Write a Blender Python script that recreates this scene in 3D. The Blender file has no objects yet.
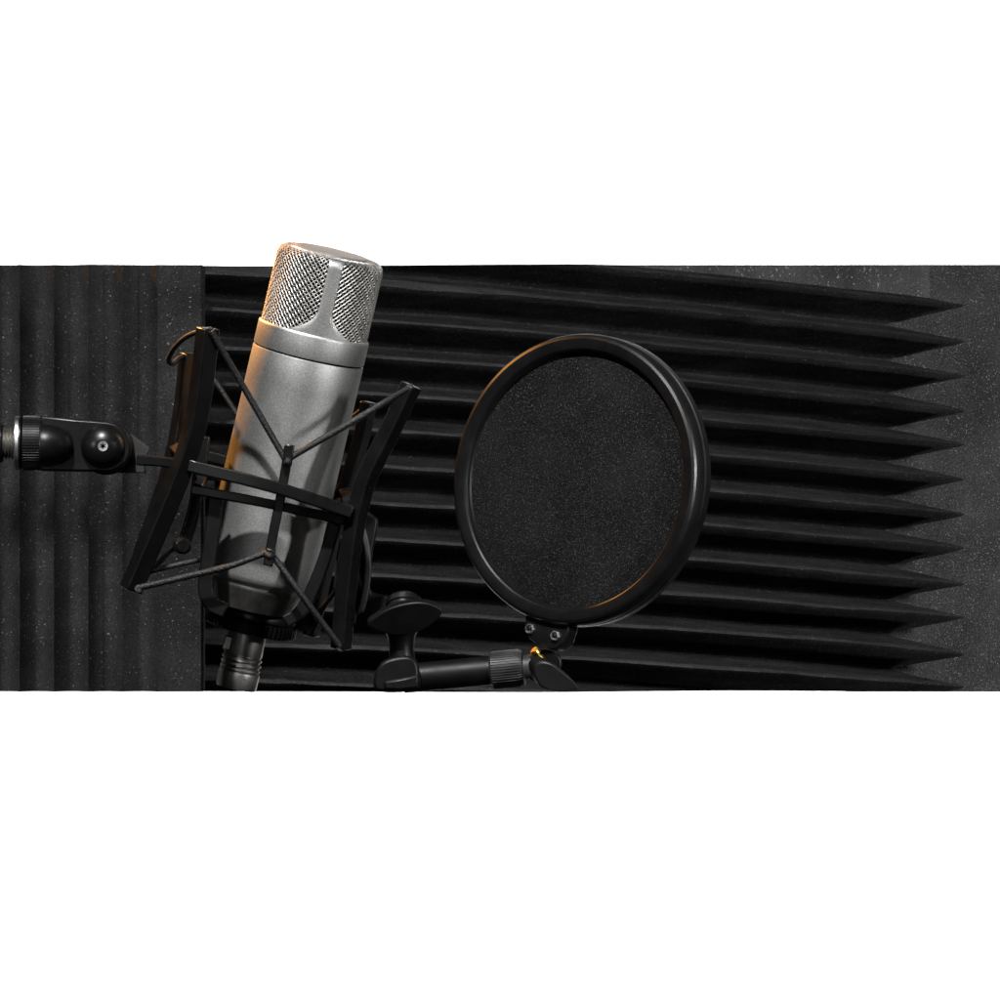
import bpy, bmesh, math, random
from mathutils import Vector, Matrix, noise
random.seed(7)
R = math.radians
scene = bpy.context.scene
COL = scene.collection
S, D = 0.0005, 5.0            # metres per photo pixel at the microphone, camera distance

def P(px, py, mm=0.0):
    """a point seen at photo position px, py, standing mm millimetres behind the microphone's plane"""
    y = mm / 1000.0
    k = S * (1 + y / D)
    return Vector(((px - 500) * k, y, (500 - py) * k))

# ------------------------------------------------------------------ materials
def new_mat(name):
    m = bpy.data.materials.new(name); m.use_nodes = True
    nt = m.node_tree
    return m, nt, nt.nodes['Principled BSDF']

def N(nt, kind, **kw):
    n = nt.nodes.new(kind)
    for k, v in kw.items():
        if k in n.inputs: n.inputs[k].default_value = v
        else: setattr(n, k, v)
    return n

def ramp(nt, fac, stops):
    r = nt.nodes.new('ShaderNodeValToRGB')
    e = r.color_ramp.elements
    while len(e) < len(stops): e.new(0.5)
    for el, (p, c) in zip(e, stops):
        el.position = p
        el.color = (c, c, c, 1) if not isinstance(c, tuple) else c
    nt.links.new(fac, r.inputs['Fac'])
    return r

def foam_mat(name, base, speck, speck_scale=900, thr=0.70, bump=0.6, stretch=(1, 1, 1)):
    m, nt, b = new_mat(name)
    co = N(nt, 'ShaderNodeTexCoord')
    mp = N(nt, 'ShaderNodeMapping'); mp.inputs['Scale'].default_value = stretch
    nt.links.new(co.outputs['Object'], mp.inputs['Vector'])
    n1 = N(nt, 'ShaderNodeTexNoise', Scale=speck_scale, Detail=1.0, Roughness=0.5)
    n2 = N(nt, 'ShaderNodeTexNoise', Scale=28.0, Detail=4.0, Roughness=0.6)
    n3 = N(nt, 'ShaderNodeTexNoise', Scale=1500.0, Detail=2.0)
    for n in (n1, n2, n3): nt.links.new(mp.outputs['Vector'], n.inputs['Vector'])
    a = ramp(nt, n1.outputs['Fac'], [(thr, 0.0), (min(thr + 0.06, 1), 1.0)])
    v = ramp(nt, n2.outputs['Fac'], [(0.3, base * 0.68), (0.7, base * 1.35)])
    g = ramp(nt, n3.outputs['Fac'], [(0.3, 0.55), (0.7, 1.5)])
    mul = N(nt, 'ShaderNodeMixRGB', blend_type='MULTIPLY'); mul.inputs['Fac'].default_value = 1
    nt.links.new(v.outputs['Color'], mul.inputs['Color1']); nt.links.new(g.outputs['Color'], mul.inputs['Color2'])
    mix = N(nt, 'ShaderNodeMixRGB'); nt.links.new(a.outputs['Color'], mix.inputs['Fac'])
    nt.links.new(mul.outputs['Color'], mix.inputs['Color1'])
    mix.inputs['Color2'].default_value = (speck, speck, speck * 1.03, 1)
    nt.links.new(mix.outputs['Color'], b.inputs['Base Color'])
    b.inputs['Roughness'].default_value = 1.0
    b.inputs['Specular IOR Level'].default_value = 0.0
    bp = N(nt, 'ShaderNodeBump', Strength=bump, Distance=0.0006)
    nt.links.new(n3.outputs['Fac'], bp.inputs['Height']); nt.links.new(bp.outputs['Normal'], b.inputs['Normal'])
    return m

def plastic(name, base=0.012, rough=0.38, spec=0.5, bump=0.08, tint=(1, 1, 1), scale=1400, metallic=0.0):
    m, nt, b = new_mat(name)
    co = N(nt, 'ShaderNodeTexCoord')
    n = N(nt, 'ShaderNodeTexNoise', Scale=float(scale), Detail=2.0)
    n2 = N(nt, 'ShaderNodeTexNoise', Scale=90.0, Detail=5.0, Roughness=0.65)
    nt.links.new(co.outputs['Object'], n.inputs['Vector']); nt.links.new(co.outputs['Object'], n2.inputs['Vector'])
    c = ramp(nt, n2.outputs['Fac'], [(0.3, tuple(base * 0.8 * t for t in tint) + (1,)), (0.75, tuple(base * 1.3 * t for t in tint) + (1,))])
    nt.links.new(c.outputs['Color'], b.inputs['Base Color'])
    r = ramp(nt, n2.outputs['Fac'], [(0.3, rough * 0.85), (0.75, min(1, rough * 1.2))])
    nt.links.new(r.outputs['Color'], b.inputs['Roughness'])
    b.inputs['Specular IOR Level'].default_value = spec
    b.inputs['Metallic'].default_value = metallic
    bp = N(nt, 'ShaderNodeBump', Strength=bump, Distance=0.0003)
    nt.links.new(n.outputs['Fac'], bp.inputs['Height']); nt.links.new(bp.outputs['Normal'], b.inputs['Normal'])
    return m

def silver_mat():
    m, nt, b = new_mat('silver_lacquer')
    co = N(nt, 'ShaderNodeTexCoord')
    n = N(nt, 'ShaderNodeTexNoise', Scale=1700.0, Detail=2.0, Roughness=0.6)
    n2 = N(nt, 'ShaderNodeTexNoise', Scale=35.0, Detail=4.0)
    for q in (n, n2): nt.links.new(co.outputs['Object'], q.inputs['Vector'])
    c = ramp(nt, n.outputs['Fac'], [(0.30, (0.36, 0.362, 0.348, 1)), (0.52, (0.49, 0.494, 0.478, 1)), (0.72, (0.67, 0.672, 0.655, 1))])
    nt.links.new(c.outputs['Color'], b.inputs['Base Color'])
    r = ramp(nt, n2.outputs['Fac'], [(0.3, 0.42), (0.7, 0.52)])
    nt.links.new(r.outputs['Color'], b.inputs['Roughness'])
    b.inputs['Metallic'].default_value = 0.95
    bp = N(nt, 'ShaderNodeBump', Strength=0.25, Distance=0.0003)
    nt.links.new(n.outputs['Fac'], bp.inputs['Height']); nt.links.new(bp.outputs['Normal'], b.inputs['Normal'])
    return m

def cord_mat():
    m, nt, b = new_mat('elastic_cord')
    co = N(nt, 'ShaderNodeTexCoord')
    n = N(nt, 'ShaderNodeTexVoronoi', Scale=1100.0)
    nt.links.new(co.outputs['Object'], n.inputs['Vector'])
    c = ramp(nt, n.outputs['Distance'], [(0.1, 0.016), (0.6, 0.002)])
    nt.links.new(c.outputs['Color'], b.inputs['Base Color'])
    b.inputs['Roughness'].default_value = 0.6
    bp = N(nt, 'ShaderNodeBump', Strength=0.7, Distance=0.0004, invert=True)
    nt.links.new(n.outputs['Distance'], bp.inputs['Height']); nt.links.new(bp.outputs['Normal'], b.inputs['Normal'])
    return m

M = {
    'foam_wedge': foam_mat('wedge_foam', 0.021, 0.085, 620, 0.66, bump=1.0),
    'foam_left': foam_mat('left_foam', 0.0135, 0.10, 850, 0.70, stretch=(0.8, 1, 1.2)),
    'foam_right': foam_mat('right_foam', 0.0165, 0.07, 1250, 0.64),
    'mesh': foam_mat('filter_cloth', 0.0082, 0.052, 1700, 0.62, bump=1.0),
    'black': plastic('black_plastic', 0.0036, 0.36, 0.26, 0.10),
    'satin': plastic('satin_black_metal', 0.0042, 0.30, 0.34, 0.05),
    'dark': plastic('dark_matte_plastic', 0.0026, 0.45, 0.20),
    'grey': plastic('grey_plastic', 0.018, 0.5, 0.35),
    'steel': plastic('bright_steel', 0.52, 0.40, 0.5, 0.05, metallic=1.0),
    'wire': plastic('grille_wire', 0.46, 0.55, 0.5, 0.0, (1, 0.97, 0.92), metallic=1.0),
    'nickel': plastic('dull_nickel', 0.33, 0.4, 0.5, 0.06, (1, 0.97, 0.90), metallic=1.0),
    'gun': plastic('gunmetal', 0.25, 0.36, 0.5, 0.06, (1, 0.97, 0.92), metallic=0.9),
    'brass': plastic('brass', 0.62, 0.28, 0.5, 0.05, (1, 0.66, 0.16), metallic=1.0),
    'silver': silver_mat(),
    'cord': cord_mat(),
    'gasket': plastic('dark_gap', 0.004, 0.9, 0.1),
    'white': plastic('white_paint', 0.84, 0.9, 0.0, 0.02),
}

# ------------------------------------------------------------------ object helpers
def thing(name, label, cat, loc, group=None):
    o = bpy.data.objects.new(name, None); COL.objects.link(o)
    o.location = loc; o.empty_display_size = 0.02
    o['label'] = label; o['category'] = cat
    if group: o['group'] = group
    return o

def obj(name, bm, mat, parent=None, bevel=0.0, smooth=35, segs=2):
    bmesh.ops.recalc_face_normals(bm, faces=bm.faces[:])
    me = bpy.data.meshes.new(name); bm.to_mesh(me); bm.free()
    o = bpy.data.objects.new(name, me); COL.objects.link(o)
    me.materials.append(M[mat])
    if smooth:
        me.polygons.foreach_set('use_smooth', [True] * len(me.polygons))
        me.set_sharp_from_angle(angle=R(smooth))
    if parent:
        root = parent
        off = Vector(parent.location)
        p = parent.parent
        while p: off += Vector(p.location); p = p.parent
        o.parent = parent
        me.transform(Matrix.Translation(-off))
    if bevel:
        b = o.modifiers.new('bevel', 'BEVEL'); b.width = bevel; b.segments = segs
        b.limit_method = 'ANGLE'; b.angle_limit = R(35); b.harden_normals = False
    return o

def catmull(pts, n=8):
    pts = [Vector(p) for p in pts]
    if len(pts) == 2:
        return [pts[0].lerp(pts[1], i / n) for i in range(n + 1)]
    out = []
    e = [pts[0] * 2 - pts[1]] + pts + [pts[-1] * 2 - pts[-2]]
    for i in range(1, len(e) - 2):
        p0, p1, p2, p3 = e[i - 1:i + 3]
        for j in range(n):
            t = j / n
            out.append(0.5 * ((2 * p1) + (p2 - p0) * t + (2 * p0 - 5 * p1 + 4 * p2 - p3) * t * t + (3 * p1 - p0 - 3 * p2 + p3) * t ** 3))
    out.append(pts[-1])
    return out

def add_sweep(bm, path, section, up):
    """sweep a closed 2D section (a along side, b along up') along path"""
    up = Vector(up).normalized()
    rings = []
    for i, p in enumerate(path):
        t = (path[min(i + 1, len(path) - 1)] - path[max(i - 1, 0)]).normalized()
        sd = t.cross(up).normalized(); u2 = sd.cross(t).normalized()
        sec = section(i / (len(path) - 1)) if callable(section) else section
        rings.append([bm.verts.new(p + sd * a + u2 * b) for a, b in sec])
    n = len(rings[0])
    for r0, r1 in zip(rings, rings[1:]):
        for j in range(n):
            bm.faces.new((r0[j], r0[(j + 1) % n], r1[(j + 1) % n], r1[j]))
    bm.faces.new(rings[0][::-1]); bm.faces.new(rings[-1])

def rect(w, h, rot=0.0):
    c, s = math.cos(R(rot)), math.sin(R(rot))
    return [(a * c - b * s, a * s + b * c) for a, b in ((-w / 2, -h / 2), (w / 2, -h / 2), (w / 2, h / 2), (-w / 2, h / 2))]

def circ(r, n=12):
    return [(r * math.cos(2 * math.pi * i / n), r * math.sin(2 * math.pi * i / n)) for i in range(n)]

def bar(pts, w, h, up=(0, -1, 0), rot=0.0, n=8):
    bm = bmesh.new(); add_sweep(bm, catmull(pts, n), rect(w, h, rot), up); return bm

def tube(pts, r, n=10, seg=12, up=(0.1, -1, 0.13)):
    bm = bmesh.new(); add_sweep(bm, catmull(pts, n), circ(r, seg), up); return bm

def frame(axis, ref=(0, -1, 0)):
    a = Vector(axis).normalized()
    f = Vector(ref); f = (f - a * f.dot(a)).normalized()
    return f.cross(a).normalized(), f, a      # side, front, axis

def add_lathe(bm, origin, axis, prof, n=48, ref=(0, -1, 0), rmod=None):
    """prof: list of (radius, height along axis); closed at both ends when radius is 0"""
    sd, fr, ax = frame(axis, ref)
    o = Vector(origin)
    rings = []
    for ri, (r, h) in enumerate(prof):
        if r < 1e-7: rings.append([bm.verts.new(o + ax * h)]); continue
        ring = []
        for i in range(n):
            th = 2 * math.pi * i / n
            rr = r * (rmod(th, ri) if rmod else 1)
            ring.append(bm.verts.new(o + ax * h + (fr * math.cos(th) + sd * math.sin(th)) * rr))
        rings.append(ring)
    for a, b in zip(rings, rings[1:]):
        if len(a) == 1 and len(b) == 1: continue
        for i in range(n):
            j = (i + 1) % n
            if len(a) == 1: bm.faces.new((a[0], b[i], b[j]))
            elif len(b) == 1: bm.faces.new((a[i], a[j], b[0]))
            else: bm.faces.new((a[i], a[j], b[j], b[i]))

def lathe(origin, axis, prof, n=48, ref=(0, -1, 0), rmod=None):
    bm = bmesh.new(); add_lathe(bm, origin, axis, prof, n, ref, rmod); return bm

def slab(outline, mm, thick_mm, back=None):
    """solid plate whose front outline is given in photo positions at depth mm; back = direction of its thickness"""
    bm = bmesh.new()
    d = Vector(back or (0, 1, 0)).normalized() * thick_mm / 1000
    f = [P(x, y, mm) if not callable(mm) else P(x, y, mm(x, y)) for x, y in outline]
    a = [bm.verts.new(v) for v in f]; b = [bm.verts.new(v + d) for v in f]
    bm.faces.new(a); bm.faces.new(b[::-1])
    for i in range(len(a)):
        j = (i + 1) % len(a); bm.faces.new((a[j], a[i], b[i], b[j]))
    return bm

def smooth_outline(pts, n=6):
    pts = [Vector((p[0], p[1], 0)) for p in pts]
    k = len(pts); out = []
    for i in range(k):
        p0, p1, p2, p3 = pts[i - 1], pts[i], pts[(i + 1) % k], pts[(i + 2) % k]
        for j in range(n):
            t = j / n
            q = 0.5 * ((2 * p1) + (p2 - p0) * t + (2 * p0 - 5 * p1 + 4 * p2 - p3) * t * t + (3 * p1 - p0 - 3 * p2 + p3) * t ** 3)
            out.append((q.x, q.y))
    return out

def mm(px): return px * S

# ------------------------------------------------------------------ added white wall, stands in for blank borders above and below the foam
bm = bmesh.new()
for z0, z1 in ((-1.1, 1.1),):
    vs = [bm.verts.new(v) for v in ((-1.6, 1.9, z0), (1.6, 1.9, z0), (1.6, 1.9, z1), (-1.6, 1.9, z1))]
    vb = [bm.verts.new(v.co + Vector((0, 0.05, 0))) for v in vs]
    bm.faces.new(vs); bm.faces.new(vb[::-1])
    for i in range(4): bm.faces.new((vs[(i + 1) % 4], vs[i], vb[i], vb[(i + 1) % 4]))
bd = obj('border_fill_wall', bm, 'white', smooth=0); bd['kind'] = 'structure'

# ------------------------------------------------------------------ acoustic foam
TOP, BOT = 264.8, 691.8
def zrow(row, y): return (500 - row) * S * (1 + y / D)

def cut(bm, co, no):
    g = bm.verts[:] + bm.edges[:] + bm.faces[:]
    r = bmesh.ops.bisect_plane(bm, geom=g, plane_co=co, plane_no=no, clear_outer=True, dist=1e-7)
    ed = [e for e in r['geom_cut'] if isinstance(e, bmesh.types.BMEdge)]
    bmesh.ops.triangle_fill(bm, edges=ed, use_beauty=True)

TH = R(40)
yR = 0.56
kR = 1 + yR / D
xR, xL = 465 * S * kR, -0.205
pitch = 34.7 * S * kR
zR = zrow(306, yR)
depth = 70 * S * kR / math.sin(TH)
def wave(p):
    # 0 at the sharp tip, 1 at the rounded valley
    q = abs(((p + 0.5) % 1.0) - 0.5) * 2
    f = q
    if q < 0.12: f = 0.06 + q * q / 0.24
    if q > 0.80: f = 0.80 + (1 - ((1 - q) / 0.2) ** 2) * 0.115 + 0.0
    return (f - 0.06) / 0.855
bm = bmesh.new()
NT, SUB = 110, 16
rows = [(-4 + i / SUB) for i in range(SUB * 17 + 1)]
cols = []
for i in range(-2, NT + 1):
    u = i / NT if i >= 0 else -0.0009 * -i
    inset = (0.0, 0.00035, 0.0014)[max(0, -i)]
    x = xR + (xL - xR) * u
    L = (xR - x)
    base = Vector((x, yR - L * math.tan(TH), zR + L * (0.098 - 0.03 * u)))
    ring = []
    for k in rows:
        d = depth * wave(k)
        jit = noise.noise(Vector((x * 14, k * 0.9, 3))) * 0.0012 + noise.noise(Vector((x * 60, k * 3, 9))) * 0.0004
        droop = 0.0
        # the topmost wedge is uncut: a flat margin
        if k < 0: d = min(d, depth * 0.48) if k > -0.45 else depth * 0.48
        d += jit + inset
        ring.append(bm.verts.new(base + Vector((-math.sin(TH) * d, math.cos(TH) * d, -(k) * pitch + jit))))
    dB = depth + 0.03
    for k in rows[::-1]:
        ring.append(bm.verts.new(base + Vector((-math.sin(TH) * dB, math.cos(TH) * dB, -k * pitch))))
    cols.append(ring)
n = len(cols[0])
for a, b in zip(cols, cols[1:]):
    for j in range(n): bm.faces.new((a[j], a[(j + 1) % n], b[(j + 1) % n], b[j]))
nr = len(rows)
for c in (cols[0], cols[-1]):
    for j in range(nr - 1): bm.faces.new((c[j], c[j + 1], c[2 * nr - 2 - j], c[2 * nr - 1 - j]))
# the sheet is trimmed along one straight cut above and one below
yLft = yR - (xR - xL) * math.tan(TH)
for row, sg in ((TOP - 0.7, 1), (BOT + 0.5, -1)):
    a = Vector((xL, yLft, zrow(row, yLft))); b = Vector((xR, yR, zrow(row, yR)))
    no = (b - a).cross(Vector((math.sin(TH), -math.cos(TH), 0))).normalized()
    if no.z * sg < 0: no = -no
    cut(bm, a, no)
foam_c = obj('acoustic_foam_panel', bm, 'foam_wedge', smooth=25)
foam_c['label'] = 'black acoustic foam panel with sharp horizontal wedges behind the round pop filter'
foam_c['category'] = 'foam panel'; foam_c['group'] = 'acoustic foam panels'

# left panel: upright wedges and a flat margin at its right edge
yl = 0.150
bm = bmesh.new()
prof = []
kl = S * (1 + yl / D)
pl = 34.3 * kl
x157 = (157 - 500) * kl
dl = 0.0105
for i in range(-11, 0):
    for j in range(20):
        f = j / 20
        # tip at f = 0, a steep flank to its right, then the long flank up to the next tip
        if f < 0.55: d = dl * (1 - (1 - f / 0.55) ** 2.0)
        else: d = dl * (1 - ((f - 0.55) / 0.45) ** 2.0)
        prof.append((x157 + (i + f) * pl, yl + d))
prof += [(x157, yl), (x157 + 0.0015, yl + 0.0012), (x157 + 0.006, yl + 0.0022), ((200.5 - 500) * kl, yl + 0.003), ((202 - 500) * kl, yl + 0.0045)]
zt, zb = zrow(TOP, yl), zrow(BOT, yl)
back = 0.055
NZ = 60
ringz = []
for i in range(NZ + 1):
    z = zt + (zb - zt) * i / NZ
    ring = []
    for (x, y) in prof:
        j = noise.noise(Vector((x * 30, z * 18, 1))) * 0.0004 + noise.noise(Vector((x * 90, z * 90, 1))) * 0.00025
        ring.append(bm.verts.new((x + j * 0.4, y + j, z)))
    ring.append(bm.verts.new((prof[-1][0], yl + back, z))); ring.append(bm.verts.new((prof[0][0], yl + back, z)))
    ringz.append(ring)
n = len(ringz[0])
for a, b in zip(ringz, ringz[1:]):
    for j in range(n): bm.faces.new((a[j], a[(j + 1) % n], b[(j + 1) % n], b[j]))
bm.faces.new(ringz[0]); bm.faces.new(ringz[-1][::-1])
foam_l = obj('acoustic_foam_panel', bm, 'foam_left', smooth=50)
foam_l['label'] = 'charcoal speckled foam panel with upright ridges behind the swivel joint and stand'
foam_l['category'] = 'foam panel'; foam_l['group'] = 'acoustic foam panels'

# right panel: flat speckled sheet past the ends of the horizontal wedges
yr = 0.60
kr = S * (1 + yr / D)
bm = bmesh.new()
zt, zb = zrow(TOP, yr), zrow(BOT, yr)
prof = [((846 - 500) * kr, yr + 0.004), ((900 - 500) * kr, yr + 0.003), ((960 - 500) * kr, yr + 0.002), ((1075 - 500) * kr, yr + 0.004)]
prof2 = []
for a, b in zip(prof, prof[1:]):
    for i in range(14): prof2.append((a[0] + (b[0] - a[0]) * i / 14, a[1] + (b[1] - a[1]) * i / 14))
prof2.append(prof[-1])
ringz = []
for i in range(61):
    z = zt + (zb - zt) * i / 60
    ring = [bm.verts.new((x, y + noise.noise(Vector((x * 25, z * 25, 5))) * 0.0009, z)) for x, y in prof2]
    ring.append(bm.verts.new((prof2[-1][0], yr + 0.05, z))); ring.append(bm.verts.new((prof2[0][0], yr + 0.05, z)))
    ringz.append(ring)
n = len(ringz[0])
for a, b in zip(ringz, ringz[1:]):
    for j in range(n): bm.faces.new((a[j], a[(j + 1) % n], b[(j + 1) % n], b[j]))
bm.faces.new(ringz[0]); bm.faces.new(ringz[-1][::-1])
foam_r = obj('acoustic_foam_panel', bm, 'foam_right', smooth=40)
foam_r['label'] = 'flat charcoal speckled foam sheet beside the pointed wedge ends at the far right'
foam_r['category'] = 'foam panel'; foam_r['group'] = 'acoustic foam panels'

# ------------------------------------------------------------------ microphone
AX = Vector((0.228, -0.11, 0.967)).normalized()
O = P(308.5, 354.5, 0)                       # centre of the groove under the collar
sd, fr, ax = frame(AX)
mic = thing('microphone', 'silver studio condenser microphone with wire mesh head, held tilted in the black shock mount', 'microphone', P(256, 590, 26))
RB = mm(56.5)
def A(px): return px * S / AX.z * 1.0        # length along the axis from a height in photo pixels
h_bot = -A(224)
bodyp = [(0, -0.002 + h_bot), (RB * 0.90, h_bot - 0.002), (RB * 0.965, h_bot), (RB * 0.992, h_bot + 0.0012), (RB, h_bot + 0.003)]
bodyp += [(RB, h_bot + (-0.0009 - h_bot) * i / 8.0) for i in range(1, 8)]
bodyp += [(RB, -0.0009), (RB * 0.996, -0.0005), (RB * 0.985, -0.0003), (0, -0.0003)]
obj('body', lathe(O, AX, bodyp, 96), 'silver', mic, smooth=40)
obj('gasket', lathe(O, AX, [(0, -0.0012), (RB * 0.965, -0.0012), (RB * 0.965, 0.0012), (0, 0.0012)], 96), 'gasket', mic)
hc = A(24.5)
obj('collar', lathe(O, AX, [(0, 0.0005), (RB * 0.985, 0.0005), (RB * 0.997, 0.0007), (RB, 0.0012), (RB, hc - 0.0012), (RB * 0.995, hc - 0.0005), (RB * 0.98, hc), (RB * 0.90, hc), (RB * 0.90, hc - 0.003), (0, hc - 0.003)], 96), 'silver', mic, smooth=40)
# lower cone and stepped foot of the housing
fz = h_bot - 0.002
obj('base_cone', lathe(O, AX, [(0, fz + 0.001), (RB * 0.90, fz + 0.0008), (RB * 0.915, fz - 0.001), (RB * 0.90, fz - 0.0022), (RB * 0.80, fz - 0.010), (RB * 0.77, fz - 0.0125), (RB * 0.60, fz - 0.0135), (0, fz - 0.0135)], 96), 'nickel', mic, smooth=40)
# wire mesh head: two families of woven helical wires over a dark inner screen
RG = mm(53.2)
h0 = hc - 0.002
HL = 0.0368                                      # straight part of the head
def gprof(s):
    """radius, height at arc length s"""
    if s < HL: return RG, h0 + s
    q = (s - HL); rc = 0.0045
    a = min(q / rc, math.pi / 2)
    r = RG - rc + rc * math.cos(a); h = h0 + HL + rc * math.sin(a)
    if q > rc * math.pi / 2: r -= q - rc * math.pi / 2
    return r, h
Smax = HL + 0.0045 * math.pi / 2 + 0.004
gr = bmesh.new()
NW = 66
per = 2 * math.pi * RG / NW                      # circumferential pitch
ds = per / 2.0
steps = int(Smax / (ds / 2))
wr = 0.00031
for sgn in (1, -1):
    for w in range(NW):
        th = 2 * math.pi * w / NW
        path, nrm = [], []
        for i in range(steps + 1):
            s = i * ds / 2
            r, h = gprof(s)
            if i: th += sgn * (ds / 2) / max(r, 0.004)
            amp = 0.00030 * math.cos(math.pi * i / 2 + (0 if sgn > 0 else math.pi) + math.pi * w)
            rr = r + amp
            dirv = fr * math.cos(th) + sd * math.sin(th)
            path.append(O + ax * h + dirv * rr); nrm.append(dirv)
        rings = []
        for i, p in enumerate(path):
            t = (path[min(i + 1, len(path) - 1)] - path[max(i - 1, 0)]).normalized()
            b_ = t.cross(nrm[i]).normalized(); n_ = b_.cross(t)
            rings.append([gr.verts.new(p + (n_ * math.cos(q) + b_ * math.sin(q)) * wr) for q in (0.0, 1.257, 2.513, 3.77, 5.027)])
        for a, b in zip(rings, rings[1:]):
            for j in range(5): gr.faces.new((a[j], a[(j + 1) % 5], b[(j + 1) % 5], b[j]))
obj('wire_mesh', gr, 'wire', mic, smooth=60)
r1, h1 = gprof(Smax)
obj('inner_screen', lathe(O, AX, [(0, h0), (RG - 0.0014, h0), (RG - 0.0014, h0 + HL), (RG - 0.006, h0 + HL + 0.0030), (0, h0 + HL + 0.0034)], 64), 'gasket', mic)
obj('top_plate', lathe(O, AX, [(0, h1 - 0.0008), (r1 + 0.001, h1 - 0.0008), (r1 + 0.0012, h1 + 0.0004), (r1 + 0.0002, h1 + 0.0012), (0, h1 + 0.0018)], 64), 'silver', mic)
# the upright band over the mesh, flaring into the collar, front and rear
for th0, nm in ((-R(8.5), 'head_band'), (math.pi - R(8.5), 'head_band')):
    bm = bmesh.new()
    NS, NA = 60, 10
    grid_o, grid_i = [], []
    for i in range(NS + 1):
        s = Smax * (i / NS)
        r, h = gprof(s)
        sp = s / S - 3.5
        hw = mm(7.1) + (mm(28) * max(0.0, 1 - sp / 30.0) ** 2.6 if sp < 30 else 0) if sp > 0 else mm(34.3)
        ro, ri = r + 0.0009, r - 0.0006
        go, gi = [], []
        for j in range(NA + 1):
            th = th0 + (j / NA * 2 - 1) * hw / max(r, 0.006)
            # in this frame +sd is image left/right depending on the axis, see frame()
            dv = fr * math.cos(th) + sd * math.sin(th)
            edge = 0.00035 if j in (0, NA) else 0
            go.append(bm.verts.new(O + ax * h + dv * (ro - edge))); gi.append(bm.verts.new(O + ax * h + dv * ri))
        grid_o.append(go); grid_i.append(gi)
    for i in range(NS):
        for j in range(NA):
            bm.faces.new((grid_o[i][j], grid_o[i][j + 1], grid_o[i + 1][j + 1], grid_o[i + 1][j]))
            bm.faces.new((grid_i[i][j], grid_i[i + 1][j], grid_i[i + 1][j + 1], grid_i[i][j + 1]))
        bm.faces.new((grid_o[i][0], grid_o[i + 1][0], grid_i[i + 1][0], grid_i[i][0]))
        bm.faces.new((grid_o[i][NA], grid_i[i][NA], grid_i[i + 1][NA], grid_o[i + 1][NA]))
    for i in (0, NS):
        for j in range(NA): bm.faces.new((grid_o[i][j], grid_i[i][j], grid_i[i][j + 1], grid_o[i][j + 1]))
    obj(nm, bm, 'silver', mic, smooth=40)

# ------------------------------------------------------------------ cable connector under the microphone
con = thing('cable_connector', 'dull metal cable connector plugged in below the shock mount base', 'connector', P(236, 694, 30))
CO = P(248, 630, 24)
CA = Vector((-0.205, 0.10, -0.97))
rc = mm(19.5)
prof = [(0, 0), (rc * 0.98, 0), (rc, 0.001), (rc, 0.0125), (rc * 0.95, 0.013)]
for i in range(3):
    h = 0.0135 + i * 0.0026
    prof += [(rc * 0.95, h), (rc * 1.04, h + 0.0005), (rc * 1.05, h + 0.0014), (rc * 0.96, h + 0.0021)]
prof += [(rc * 0.96, 0.0215), (0, 0.0215)]
obj('shell', lathe(CO, CA, prof, 64), 'gun', con, smooth=30)
obj('sleeve', lathe(CO, CA, [(0, 0.0212), (rc * 1.04, 0.0212), (rc * 1.08, 0.0225), (rc * 1.06, 0.0285), (rc * 1.02, 0.0298), (0, 0.0300)], 64), 'gun', con, smooth=30)
obj('latch', bar([CO + CA * 0.003 + Vector((-0.0085, -0.0065, 0)), CO + CA * 0.010 + Vector((-0.0088, -0.0068, 0))], 0.004, 0.003), 'nickel', con, bevel=0.0006)

# ------------------------------------------------------------------ shock mount
sm = thing('shock_mount', 'black spider shock mount with bowed bars and elastic cords around the silver microphone', 'shock mount', P(252, 632, 26))
F, B = -44, 44
def pp(pts, d): return [P(x, y, d if not callable(d) else d(y)) for x, y in pts]
def tiltd(d): return lambda y: d + (y - 480) * 0.5 * 0.11
bars = [
    (pp([(208, 328), (203.5, 370), (198, 410), (190, 445), (181, 470), (169, 500), (149, 547), (130.5, 590)], tiltd(F)), 0.0092, 0.0092, 30),
    (pp([(411.5, 385), (390.5, 430), (368, 475), (358.5, 507), (352, 541), (346, 592), (341, 649)], tiltd(F + 4)), 0.0080, 0.0084, -34),
    (pp([(189, 353), (185, 395), (179, 435), (171, 470), (160, 505), (146, 545), (137, 575)], tiltd(B)), 0.0078, 0.0082, 30),
    (pp([(369, 402), (362, 435), (350, 475), (336, 520), (327, 560), (318, 600), (311, 636)], tiltd(B - 4)), 0.0066, 0.0075, -25),
]
for pts, w, h, rot in bars:
    obj('bowed_bar', bar(pts, w, h, rot=rot), 'satin', sm, bevel=0.0008)
# outer ring (four sides) joining the bowed bars at mid height
def ring_side(p, q, w, h, name, mat='satin', mid=None):
    pts = [p, q] if mid is None else [p, mid, q]
    return obj(name, bar(pts, w, h, up=(0, -1, 0.05), n=10), mat, sm, bevel=0.0007)
fl, frr, rl, rr_ = P(188, 465.5, F - 2), P(352, 512.5, F + 2), P(176, 448, B), P(345, 492, B)
ring_side(fl, frr, 0.0062, 0.0066, 'outer_ring_side', mid=P(272, 486.5, F - 3))
ring_side(rl, rr_, 0.0055, 0.006, 'outer_ring_side')
ring_side(fl + Vector((0.002, 0.004, 0)), rl, 0.0055, 0.006, 'outer_ring_side')
ring_side(frr + Vector((0.0, 0.004, 0)), rr_, 0.0055, 0.006, 'outer_ring_side')
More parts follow.
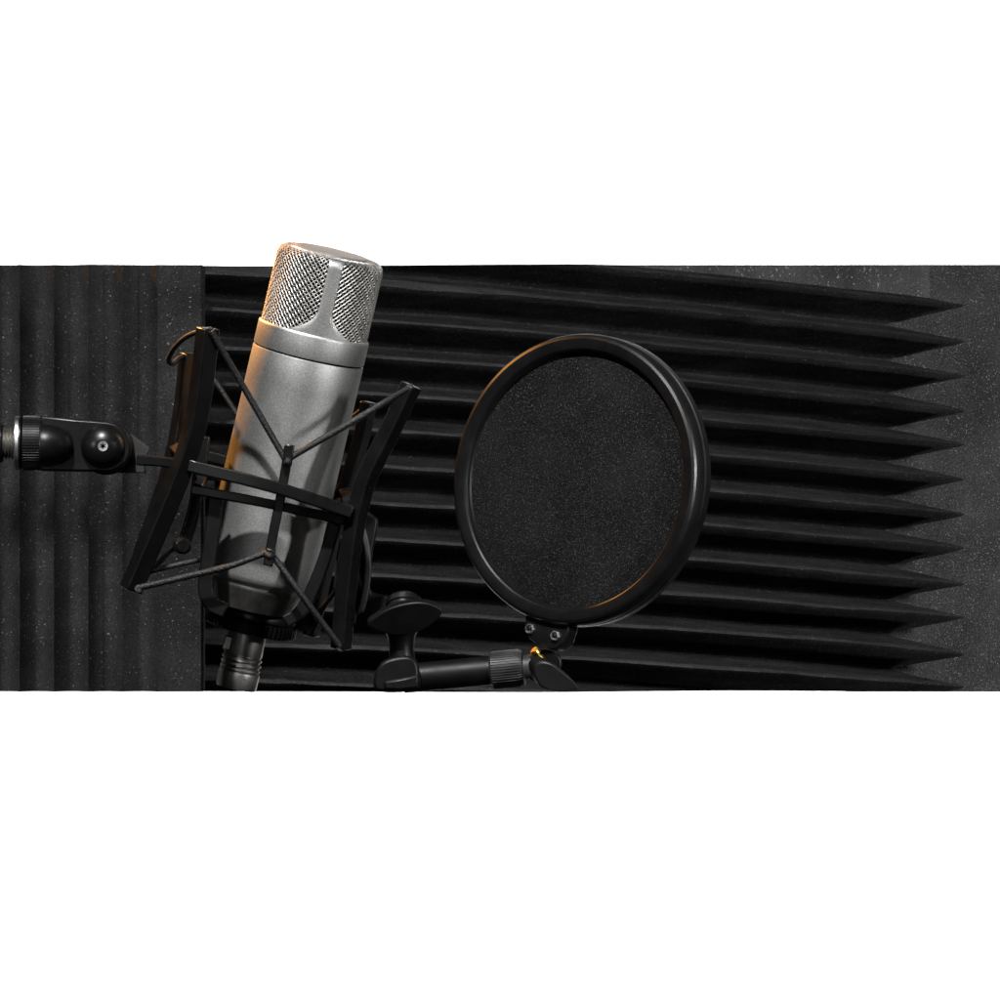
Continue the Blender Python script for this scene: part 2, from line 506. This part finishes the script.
# inner ring carrying the cage
ifl, ifr, irl, irr = P(191, 489.5, F + 9), P(345, 521, F + 10), P(205, 474, 34), P(338, 503, 34)
ring_side(ifl, ifr, 0.0048, 0.0062, 'inner_ring_side', mid=P(268, 503.5, F + 8))
ring_side(irl, irr, 0.0048, 0.0055, 'inner_ring_side')
ring_side(ifl + Vector((0.003, 0.003, 0)), irl, 0.0048, 0.0055, 'inner_ring_side')
ring_side(ifr + Vector((-0.003, 0.003, 0)), irr, 0.0048, 0.0055, 'inner_ring_side')
# cage: four hook posts at the middle of the sides, four legs down to the base plate
obj('hook_post', bar(pp([(289, 446), (285.5, 470), (281, 495), (274, 530), (268, 563)], F + 4), 0.0048, 0.0045, n=8), 'satin', sm, bevel=0.0006)
obj('hook_post', bar(pp([(204, 436), (200, 468), (196, 500), (190, 525), (182.5, 547)], 4), 0.0065, 0.0050), 'satin', sm, bevel=0.0010)
obj('hook_post', bar(pp([(292, 430), (284, 475), (276, 520), (268, 552)], 40), 0.0048, 0.0045), 'satin', sm, bevel=0.0006)
obj('hook_post', bar(pp([(366, 470), (356, 505), (346, 545), (338, 590)], 8), 0.0055, 0.0050), 'satin', sm, bevel=0.0006)
for a_, b_ in ((P(290, 444.5, F - 1), P(286.8, 466, F - 1)), (P(271.5, 549, F - 1), P(267.8, 566, F - 1))):
    obj('hook_tab', bar([a_, b_], 0.0048, 0.0040, n=2), 'satin', sm, bevel=0.0006)
for x, y, m_, w in ((286.8, 458, F + 1, 8), (269.5, 556, F + 1, 8)):
    obj('cord_hook', lathe(P(x, y, m_), (0, -1, 0), [(0, -0.001), (0.0021, -0.001), (0.0021, 0.0022), (0.0015, 0.003), (0, 0.003)], 20, ref=(0, 0, 1)), 'satin', sm)
obj('cord_hook', lathe(P(182, 546, 2), (0.2, -1, 0), [(0, -0.004), (0.0042, -0.004), (0.0045, 0), (0.0042, 0.003), (0.003, 0.0042), (0, 0.0042)], 24, ref=(0, 0, 1)), 'dark', sm)
def leg(pts, w=0.0075, h=0.0045): obj('cage_leg', bar(pts, w, h, n=10), 'black', sm, bevel=0.0010)
leg(pp([(216, 494), (212.5, 530), (208, 562), (205.5, 588), (211, 603), (226, 611)], F + 14))
leg(pp([(336, 519), (324, 560), (311, 592), (300, 612), (285, 622)], F + 16), 0.0065)
leg(pp([(223, 478), (218, 530), (212, 580), (224, 606)], 36))
leg(pp([(335, 505), (324, 555), (312, 592), (292, 616)], 36))
BC = P(254, 611, 27)
rp = mm(44)
plate = obj('base_plate', lathe(BC, AX, [(0, -0.0030), (rp * 0.96, -0.0030), (rp, -0.0022), (rp, 0.0008), (rp * 0.97, 0.0018), (rp * 0.80, 0.0022), (rp * 0.78, 0.0012), (0, 0.0012)], 96), 'satin', sm, smooth=40)
obj('lower_rim', lathe(BC + AX * 0.004, AX, [(rp * 0.70, -0.002), (rp * 0.80, -0.002), (rp * 0.815, -0.0005), (rp * 0.80, 0.001), (rp * 0.70, 0.001), (rp * 0.70, -0.002)], 96), 'nickel', plate)
rn = mm(46)
kn = lambda th, ri: (1 + 0.022 * (1 if math.sin(th * 52) > 0 else -1)) if 1 <= ri <= 4 else 1
obj('locking_nut', lathe(BC - AX * 0.0031, AX, [(0, 0), (rn * 0.97, 0), (rn, -0.001), (rn, -0.0058), (rn * 0.96, -0.0066), (rn * 0.6, -0.0068), (rn * 0.52, -0.0082), (0, -0.0082)], 416, rmod=kn), 'dark', plate, smooth=25)
# elastic cords
def cord(pts, r=0.00165): obj('elastic_cord', tube(pts, r, 12, 14), 'cord', sm)
fd, bd_ = F - 4, B
cord([P(211, 331, tiltd(F)(331) - 5), P(247, 393, F - 4), P(284, 457, F - 1), P(287.5, 462, F - 4), P(293, 456, F - 1), P(345, 426, F - 1), P(382, 404, F), P(409.5, 388, tiltd(F + 4)(388) - 4)])
cord([P(138, 588, tiltd(F)(588) - 3), P(185, 577, F), P(230, 566, F - 1), P(263, 554, F), P(269, 556, F - 3), P(275, 559, F), P(303, 597, F), P(339.5, 646, tiltd(F + 4)(646) - 4)])
cord([P(190, 356, B), P(214, 380, B), P(250, 432, B), P(288, 468, B - 2), P(330, 436, B), P(368, 405, B - 2)], 0.0014)
cord([P(138, 574, B - 4), P(155, 566, 30), P(168, 553, 14), P(179, 543, -2)], 0.0014)
cord([P(311, 634, B - 6), P(322, 610, 30), P(338, 588, 8)], 0.0014)
cord([P(138, 574, B), P(200, 560, B + 1), P(268, 550, B - 2), P(311, 634, B - 2)], 0.0014)
cord([P(206, 331, -50), P(196, 332.5, -42), P(184, 338.5, -25), P(174.5, 348, -8), P(169.5, 357, 4), P(169.5, 362, 10), P(173.5, 363, 18), P(179.5, 358, 28), P(187, 354.5, 40)], 0.0013)
for p in (P(210, 331, -54), P(138, 589, tiltd(F)(589) - 3), P(409.5, 388, tiltd(F + 4)(388) - 3), P(340, 648, tiltd(F + 4)(648) - 3)):
    obj('cord_knot', lathe(p, (0.2, -1, 0.2), [(0, -0.002), (0.0019, -0.0016), (0.0023, 0), (0.0019, 0.0016), (0, 0.002)], 14, ref=(0, 0, 1)), 'cord', sm)
# arm to the swivel
obj('mount_arm', bar([P(142, 460.5, -14), P(160, 461.5, -18), P(186, 465, -24)], 0.0052, 0.014, up=(0, -1, 0)), 'dark', sm, bevel=0.0008)
obj('bracket_plate', slab([(118, 424), (128, 431.5), (150, 448), (147, 456), (144, 462), (146, 473), (118, 473)], -8, 5), 'grey', sm, bevel=0.0006)
# swivel joint: flat cheek with round end, dome knob, bell and thread ring
cheek = [(40, 415.5), (75, 418.8), (108, 421.4)]
cheek += [(106 + 25.5 * math.cos(R(a)), 447 - 25.5 * math.sin(R(a))) for a in range(84, -90, -12)]
cheek += [(100, 471.8), (60, 471.4), (40, 471)]
sw = obj('swivel_cheek', slab(cheek, -26, 16), 'black', sm, bevel=0.0012)
obj('swivel_disc', slab([(106 + 27.5 * math.cos(R(a)), 447.5 - 27.5 * math.sin(R(a))) for a in range(0, 360, 10)], -16, 10), 'dark', sw, bevel=0.0012)
rk = mm(22)
kb = obj('dome_knob', lathe(P(103, 446.5, -26), (0, -1, 0), [(0, -0.002), (rk, -0.002), (rk, 0.0006), (rk * 0.97, 0.0022), (rk * 0.86, 0.0045), (rk * 0.68, 0.0064), (rk * 0.45, 0.0077), (rk * 0.3, 0.0081), (rk * 0.28, 0.0074), (0, 0.0074)], 64, ref=(0, 0, 1)), 'satin', sw, smooth=50)
rs = mm(5.6)
starf = lambda th, ri: 1.0 if ri < 4 else 0.75 + 0.25 * math.cos(6 * th)
obj('screw', lathe(P(103, 446.2, -33.2), (0, -1, 0), [(0, -0.001), (rs, -0.001), (rs, 0.0007), (rs * 0.88, 0.0013), (rs * 0.55, 0.0012), (rs * 0.5, 0.0002), (0, 0.0002)], 48, ref=(0, 0, 1), rmod=starf), 'steel', sw, smooth=30)
XA = (1, 0, 0)
cy = 443
def xl(px0, prof, mat, name, dep=-20, n=64, rmod=None, py=cy):
    obj(name, lathe(P(px0, py, dep), XA, [(mm(r), mm(h)) for r, h in prof], n, ref=(0, -1, 0), rmod=rmod), mat, sm, smooth=30)
sm_, sm = sm, sw
xl(42, [(0, -2), (20.5, -2), (21.2, 0), (20.5, 8), (18, 18), (14, 25), (9, 29), (4, 30.5), (0, 31)], 'black', 'bell', dep=-30, py=445)
kn2 = lambda th, ri: 1 + (0.02 * (0.5 if math.sin(th * 60) > 0 else -0.5) if 1 < ri < 6 else 0)
xl(22.5, [(0, 0), (25, 0), (27, 1), (27, 6), (27, 12), (27, 18), (26, 20), (0, 20)], 'dark', 'knurled_ring', n=480, rmod=kn2)
xl(15.5, [(0, 0), (24, 0), (26.6, 1), (26.6, 5.5), (24.5, 6.6), (0, 6.6)], 'black', 'thread_flange')
xl(16.5, [(18, -1.8), (25.5, -1.8), (26.9, -0.6), (26.9, 2.6), (25.5, 3.6), (18, 3.6), (18, -1.8)], 'steel', 'lock_washer')

sm = sm_
# ------------------------------------------------------------------ microphone stand end (goes on past the left edge)
st = thing('microphone_stand', 'end of a microphone stand with silver thread screwed into the swivel joint', 'microphone stand', P(2, 443, -20))
prof = [(0, -4)]
for i in range(6): prof += [(13.6, -4 + i * 3.2), (16.8, -2.4 + i * 3.2)]
prof += [(14.5, 15.4), (0, 15.4)]
obj('thread', lathe(P(2, 443, -20), XA, [(mm(r), mm(h)) for r, h in prof], 48), 'nickel', st, smooth=20)
obj('rod', lathe(P(2, 443, -20), XA, [(mm(r), mm(h)) for r, h in [(0, -520), (19.5, -520), (19.8, -1), (18.5, 1.2), (0, 1.2)]], 48), 'black', st, smooth=30)

# ------------------------------------------------------------------ pop filter
NF = Vector((-0.555, -0.825, 0.085)).normalized()
PC = P(575.5, 479.5, -30)
pf = thing('pop_filter', 'round black pop filter with grainy cloth screen on a short clamped arm', 'pop filter', P(470, 690, 0))
ro = mm(146)
hoop = [(0.885, -0.0030), (0.880, -0.0016), (0.881, 0.0004), (0.886, 0.0014), (0.896, 0.0020), (0.930, 0.0026), (0.962, 0.0026), (0.980, 0.0020), (0.990, 0.0010), (0.996, -0.0004), (1.0, -0.0022),
        (0.9995, -0.0050), (0.989, -0.0055), (0.989, -0.0062), (0.999, -0.0068), (0.996, -0.0112), (0.97, -0.0125), (0.92, -0.0125), (0.89, -0.0105), (0.885, -0.0030)]
hoop_o = obj('hoop', lathe(PC, NF, [(ro * r, h) for r, h in hoop], 160, ref=(0, 0, 1)), 'black', pf, smooth=16)
obj('screen', lathe(PC, NF, [(0, 0.0004), (ro * 0.3, 0.0002), (ro * 0.6, -0.0006), (ro * 0.8, -0.0016), (ro * 0.884, -0.0024), (ro * 0.884, -0.0042), (ro * 0.6, -0.0026), (0, -0.0016)], 128, ref=(0, 0, 1)), 'mesh', pf, smooth=60)
obj('inner_lip', lathe(PC, NF, [(ro * 0.874, -0.0022), (ro * 0.881, -0.0010), (ro * 0.888, -0.0014), (ro * 0.888, -0.0030), (ro * 0.874, -0.0030), (ro * 0.874, -0.0022)], 160, ref=(0, 0, 1)), 'satin', hoop_o, smooth=50)
# bracket plate below the hoop, in the hoop's plane
def plane_depth(x, y, off=0.0):
    # depth in mm at which the sight line through x, y meets the hoop plane
    cam = Vector((0, -D, 0)); q = P(x, y, 0); d = q - cam
    t = (PC + NF * off - cam).dot(NF) / d.dot(NF)
    return (cam + d * t).y * 1000
br_out = [(525, 612), (524.5, 628), (528.5, 638), (536, 644.5), (551, 650), (557, 649), (564.5, 642), (568, 630), (570, 612), (548, 604)]
pd = lambda x, y: plane_depth(x, y, -0.001)
bracket = obj('bracket', slab(br_out, pd, 9, back=-NF), 'black', pf, bevel=0.0009)
for (x, y) in ((530.7, 628.6), (556, 635.8)):
    c = P(x, y, plane_depth(x, y, -0.001))
    hexf = lambda th, ri: math.cos(math.pi / 6) / math.cos(((th + 0.3) % (math.pi / 3)) - math.pi / 6) if ri < 4 else 1
    r_ = mm(5.2)
    nut = obj('nut', lathe(c, NF, [(0, -0.001), (r_, -0.001), (r_, 0.0012), (r_ * 0.9, 0.0018), (r_ * 0.72, 0.0018), (r_ * 0.66, 0.0010), (r_ * 0.6, 0.0004), (0, 0.0004)], 48, ref=(0, 0, 1), rmod=hexf), 'steel', bracket, smooth=30)
    obj('bolt', lathe(c, NF, [(0, 0.0), (r_ * 0.52, 0.0), (r_ * 0.50, 0.0016), (r_ * 0.2, 0.0021), (0, 0.0021)], 24, ref=(0, 0, 1)), 'dark', bracket)
# joint head below the bracket
jd = -14
joint = obj('joint_block', slab(smooth_outline([(528, 658), (538, 650.5), (549, 650), (559, 655), (562, 665), (556, 676), (540, 682), (529, 676)]), jd - 4, 18), 'dark', pf, bevel=0.0010)
obj('joint_screw', lathe(P(541, 658, jd - 10), (-0.62, -0.35, 0.70), [(0, -0.002), (mm(3.4), -0.002), (mm(3.4), 0.0010), (mm(2.3), 0.0014), (mm(2.3), 0.0030), (mm(4.6), 0.0032), (mm(4.8), 0.0052), (mm(3.8), 0.0060), (0, 0.0060)], 24, ref=(0, -1, 0)), 'brass', joint, smooth=35)
w2 = smooth_outline([(533.5, 671), (536.5, 664.5), (544, 662), (554, 665), (565, 673.5), (574, 681), (578.2, 687.5), (574, 691.5), (562, 692.5), (549, 690.5), (539, 684.5)])
obj('thumb_screw', slab(w2, lambda x, y: jd - 22 - ((x - 533) * 0.10), 6, back=(-0.45, 0.72, 0.45)), 'dark', pf, bevel=0.0008)
# arm tube with knurled collar
a0, a1 = P(404, 678.6, -6), P(530, 667.0, -14)
ad = (a1 - a0).normalized(); al = (a1 - a0).length
arm = obj('arm', lathe(a0, ad, [(0, 0), (mm(14.6), 0), (mm(14.6), al * 0.78), (0, al * 0.78)], 64), 'dark', pf)
kn3 = lambda th, ri: 1 + (0.020 * (1 if math.sin(th * 44) > 0 else -1) if 2 <= ri <= 4 else 0)
k0 = a0 + ad * mm(88)
obj('knurled_collar', lathe(k0, ad, [(0, 0), (mm(16), 0), (mm(18.6), mm(2)), (mm(18.6), mm(14)), (mm(18.6), mm(28)), (mm(17), mm(33)), (mm(12), mm(34)), (mm(12), mm(42)), (0, mm(42))], 352, rmod=kn3), 'grey', arm, smooth=25)
# elbow, stem and thumb screw of the clamp
elbow = obj('elbow', slab(smooth_outline([(374, 676), (380, 664), (391, 658), (408, 656), (417, 662), (419.5, 674), (419, 688), (398, 692.5), (376, 690)]), -20, 26), 'dark', pf, bevel=0.0016)
obj('elbow_cap', slab([(384, 681), (400, 678.5), (418.5, 674.5), (419, 688), (400, 690.5), (384, 689.5)], -22, 5), 'dark', elbow, bevel=0.0012)
obj('stem', lathe(P(402, 668, -8), (-0.02, 0, 1), [(0, 0), (mm(14.5), 0), (mm(13.2), mm(10)), (mm(12.2), mm(20)), (mm(13.5), mm(30)), (mm(17), mm(38)), (mm(20), mm(44)), (0, mm(46))], 48), 'dark', pf, smooth=50)
w1 = smooth_outline([(367.5, 624.5), (376, 616.5), (388, 609.5), (402, 605), (418, 602.8), (432, 604.8), (442.5, 611), (437, 620), (426, 629), (412, 634.2), (396, 635.6), (380, 632)])
obj('thumb_screw', slab(w1, lambda x, y: -24 + (y - 620) * 0.22, 4.5, back=(-0.05, 0.85, 0.5)), 'dark', pf, bevel=0.0007)
obj('screw_barrel', lathe(P(404, 612, -12), (0.0, 0.55, 0.83), [(0, -0.004), (mm(18.5), -0.004), (mm(18.5), 0.0006), (mm(17), 0.0014), (mm(17), 0.0026), (mm(18.6), 0.0032), (mm(18.2), 0.0062), (mm(14), 0.0082), (mm(6), 0.0090), (0, 0.0090)], 64, ref=(0, -1, 0)), 'satin', pf, smooth=35)
jaw = [(356, 508), (365, 509.5), (378.5, 519.5), (376, 535), (372.5, 553), (369, 572), (368.5, 585), (372, 593), (388, 596), (396, 602), (390, 622), (378, 632), (366, 627), (352, 621), (350, 560)]
jaw_o = obj('clamp_jaw', slab(jaw, -4, 18), 'dark', pf, bevel=0.0012)
obj('jaw_rib', bar([P(360.5, 524, -6), P(364.5, 537, -7), P(367.2, 552, -7), P(368, 572, -7), P(364.8, 596, -7), P(357.5, 624, -6)], 0.0034, 0.0040), 'grey', jaw_o, bevel=0.0009)

# ------------------------------------------------------------------ light
def area(name, loc, target, size, power, color=(1, 1, 1), sy=None, spread=180):
    l = bpy.data.lights.new(name, 'AREA'); l.energy = power; l.color = color
    l.shape = 'RECTANGLE'; l.size = size; l.size_y = sy or size; l.spread = R(spread)
    o = bpy.data.objects.new(name, l); COL.objects.link(o); o.location = loc
    o.rotation_euler = (Vector(target) - Vector(loc)).to_track_quat('-Z', 'Y').to_euler()
    return o
def spot(name, loc, target, power, deg, blend, soft, color=(1, 1, 1)):
    l = bpy.data.lights.new(name, 'SPOT'); l.energy = power; l.spot_size = R(deg); l.spot_blend = blend; l.shadow_soft_size = soft; l.color = color
    o = bpy.data.objects.new(name, l); COL.objects.link(o); o.location = loc
    o.rotation_euler = (Vector(target) - Vector(loc)).to_track_quat('-Z', 'Y').to_euler()
    return o
spot('key_spotlight', (-0.38, -1.3, 1.5), (-0.10, 0.04, 0.0), 330, 23, 0.8, 0.045, (0.99, 0.99, 1.0))
spot('wedge_foam_fill', (1.45, -1.25, 0.34), (0.19, 0.44, 0.0), 500, 30, 0.75, 0.14)  # added fill spot, its cone kept mostly to the wedge foam
spot('left_foam_fill', (-1.30, -1.25, 0.30), (-0.29, 0.15, 0.0), 140, 11.6, 0.7, 0.06)  # added narrow spot that brings out the left panel's ridges
spot('wedge_end_fill', (0.46, 0.50, -0.20), (0.25, 0.56, 0.0), 1.7, 90, 0.8, 0.02)  # added weak fill, lifts the wedge undersides near their right ends
area('front_fill', (-0.7, -2.6, 0.3), (0, 0, 0), 0.6, 2.5, (0.95, 0.98, 1.0))
spot('warm_spotlight', (-0.435, 0.322, 0.40), (0.0, -0.04, 0.03), 23, 30, 0.5, 0.02, (1.0, 0.40, 0.07))
# added area light hidden behind the foam to brighten the white wall
area('wall_wash_fill', (0, 0.95, 0.0), (0, 1.9, 0.0), 1.2, 26, (1, 1, 1), 0.12)

w = bpy.data.worlds.new('World'); scene.world = w; w.use_nodes = True
bg = w.node_tree.nodes['Background']; bg.inputs['Color'].default_value = (0.9, 0.95, 1, 1); bg.inputs['Strength'].default_value = 0.008

# ------------------------------------------------------------------ camera
cam = bpy.data.cameras.new('camera'); co = bpy.data.objects.new('camera', cam); COL.objects.link(co)
co.location = (0, -D, 0); co.rotation_euler = (R(90), 0, 0)
cam.sensor_width = 36; cam.lens = 36 * D / 0.5; cam.clip_start = 0.05; cam.clip_end = 50
scene.camera = co
v = scene.view_settings
scene.display_settings.display_device = 'sRGB'
v.view_transform = 'Standard'; v.look = 'None'; v.exposure = 0; v.gamma = 1; v.use_curve_mapping = False
scene.cycles.use_denoising = True
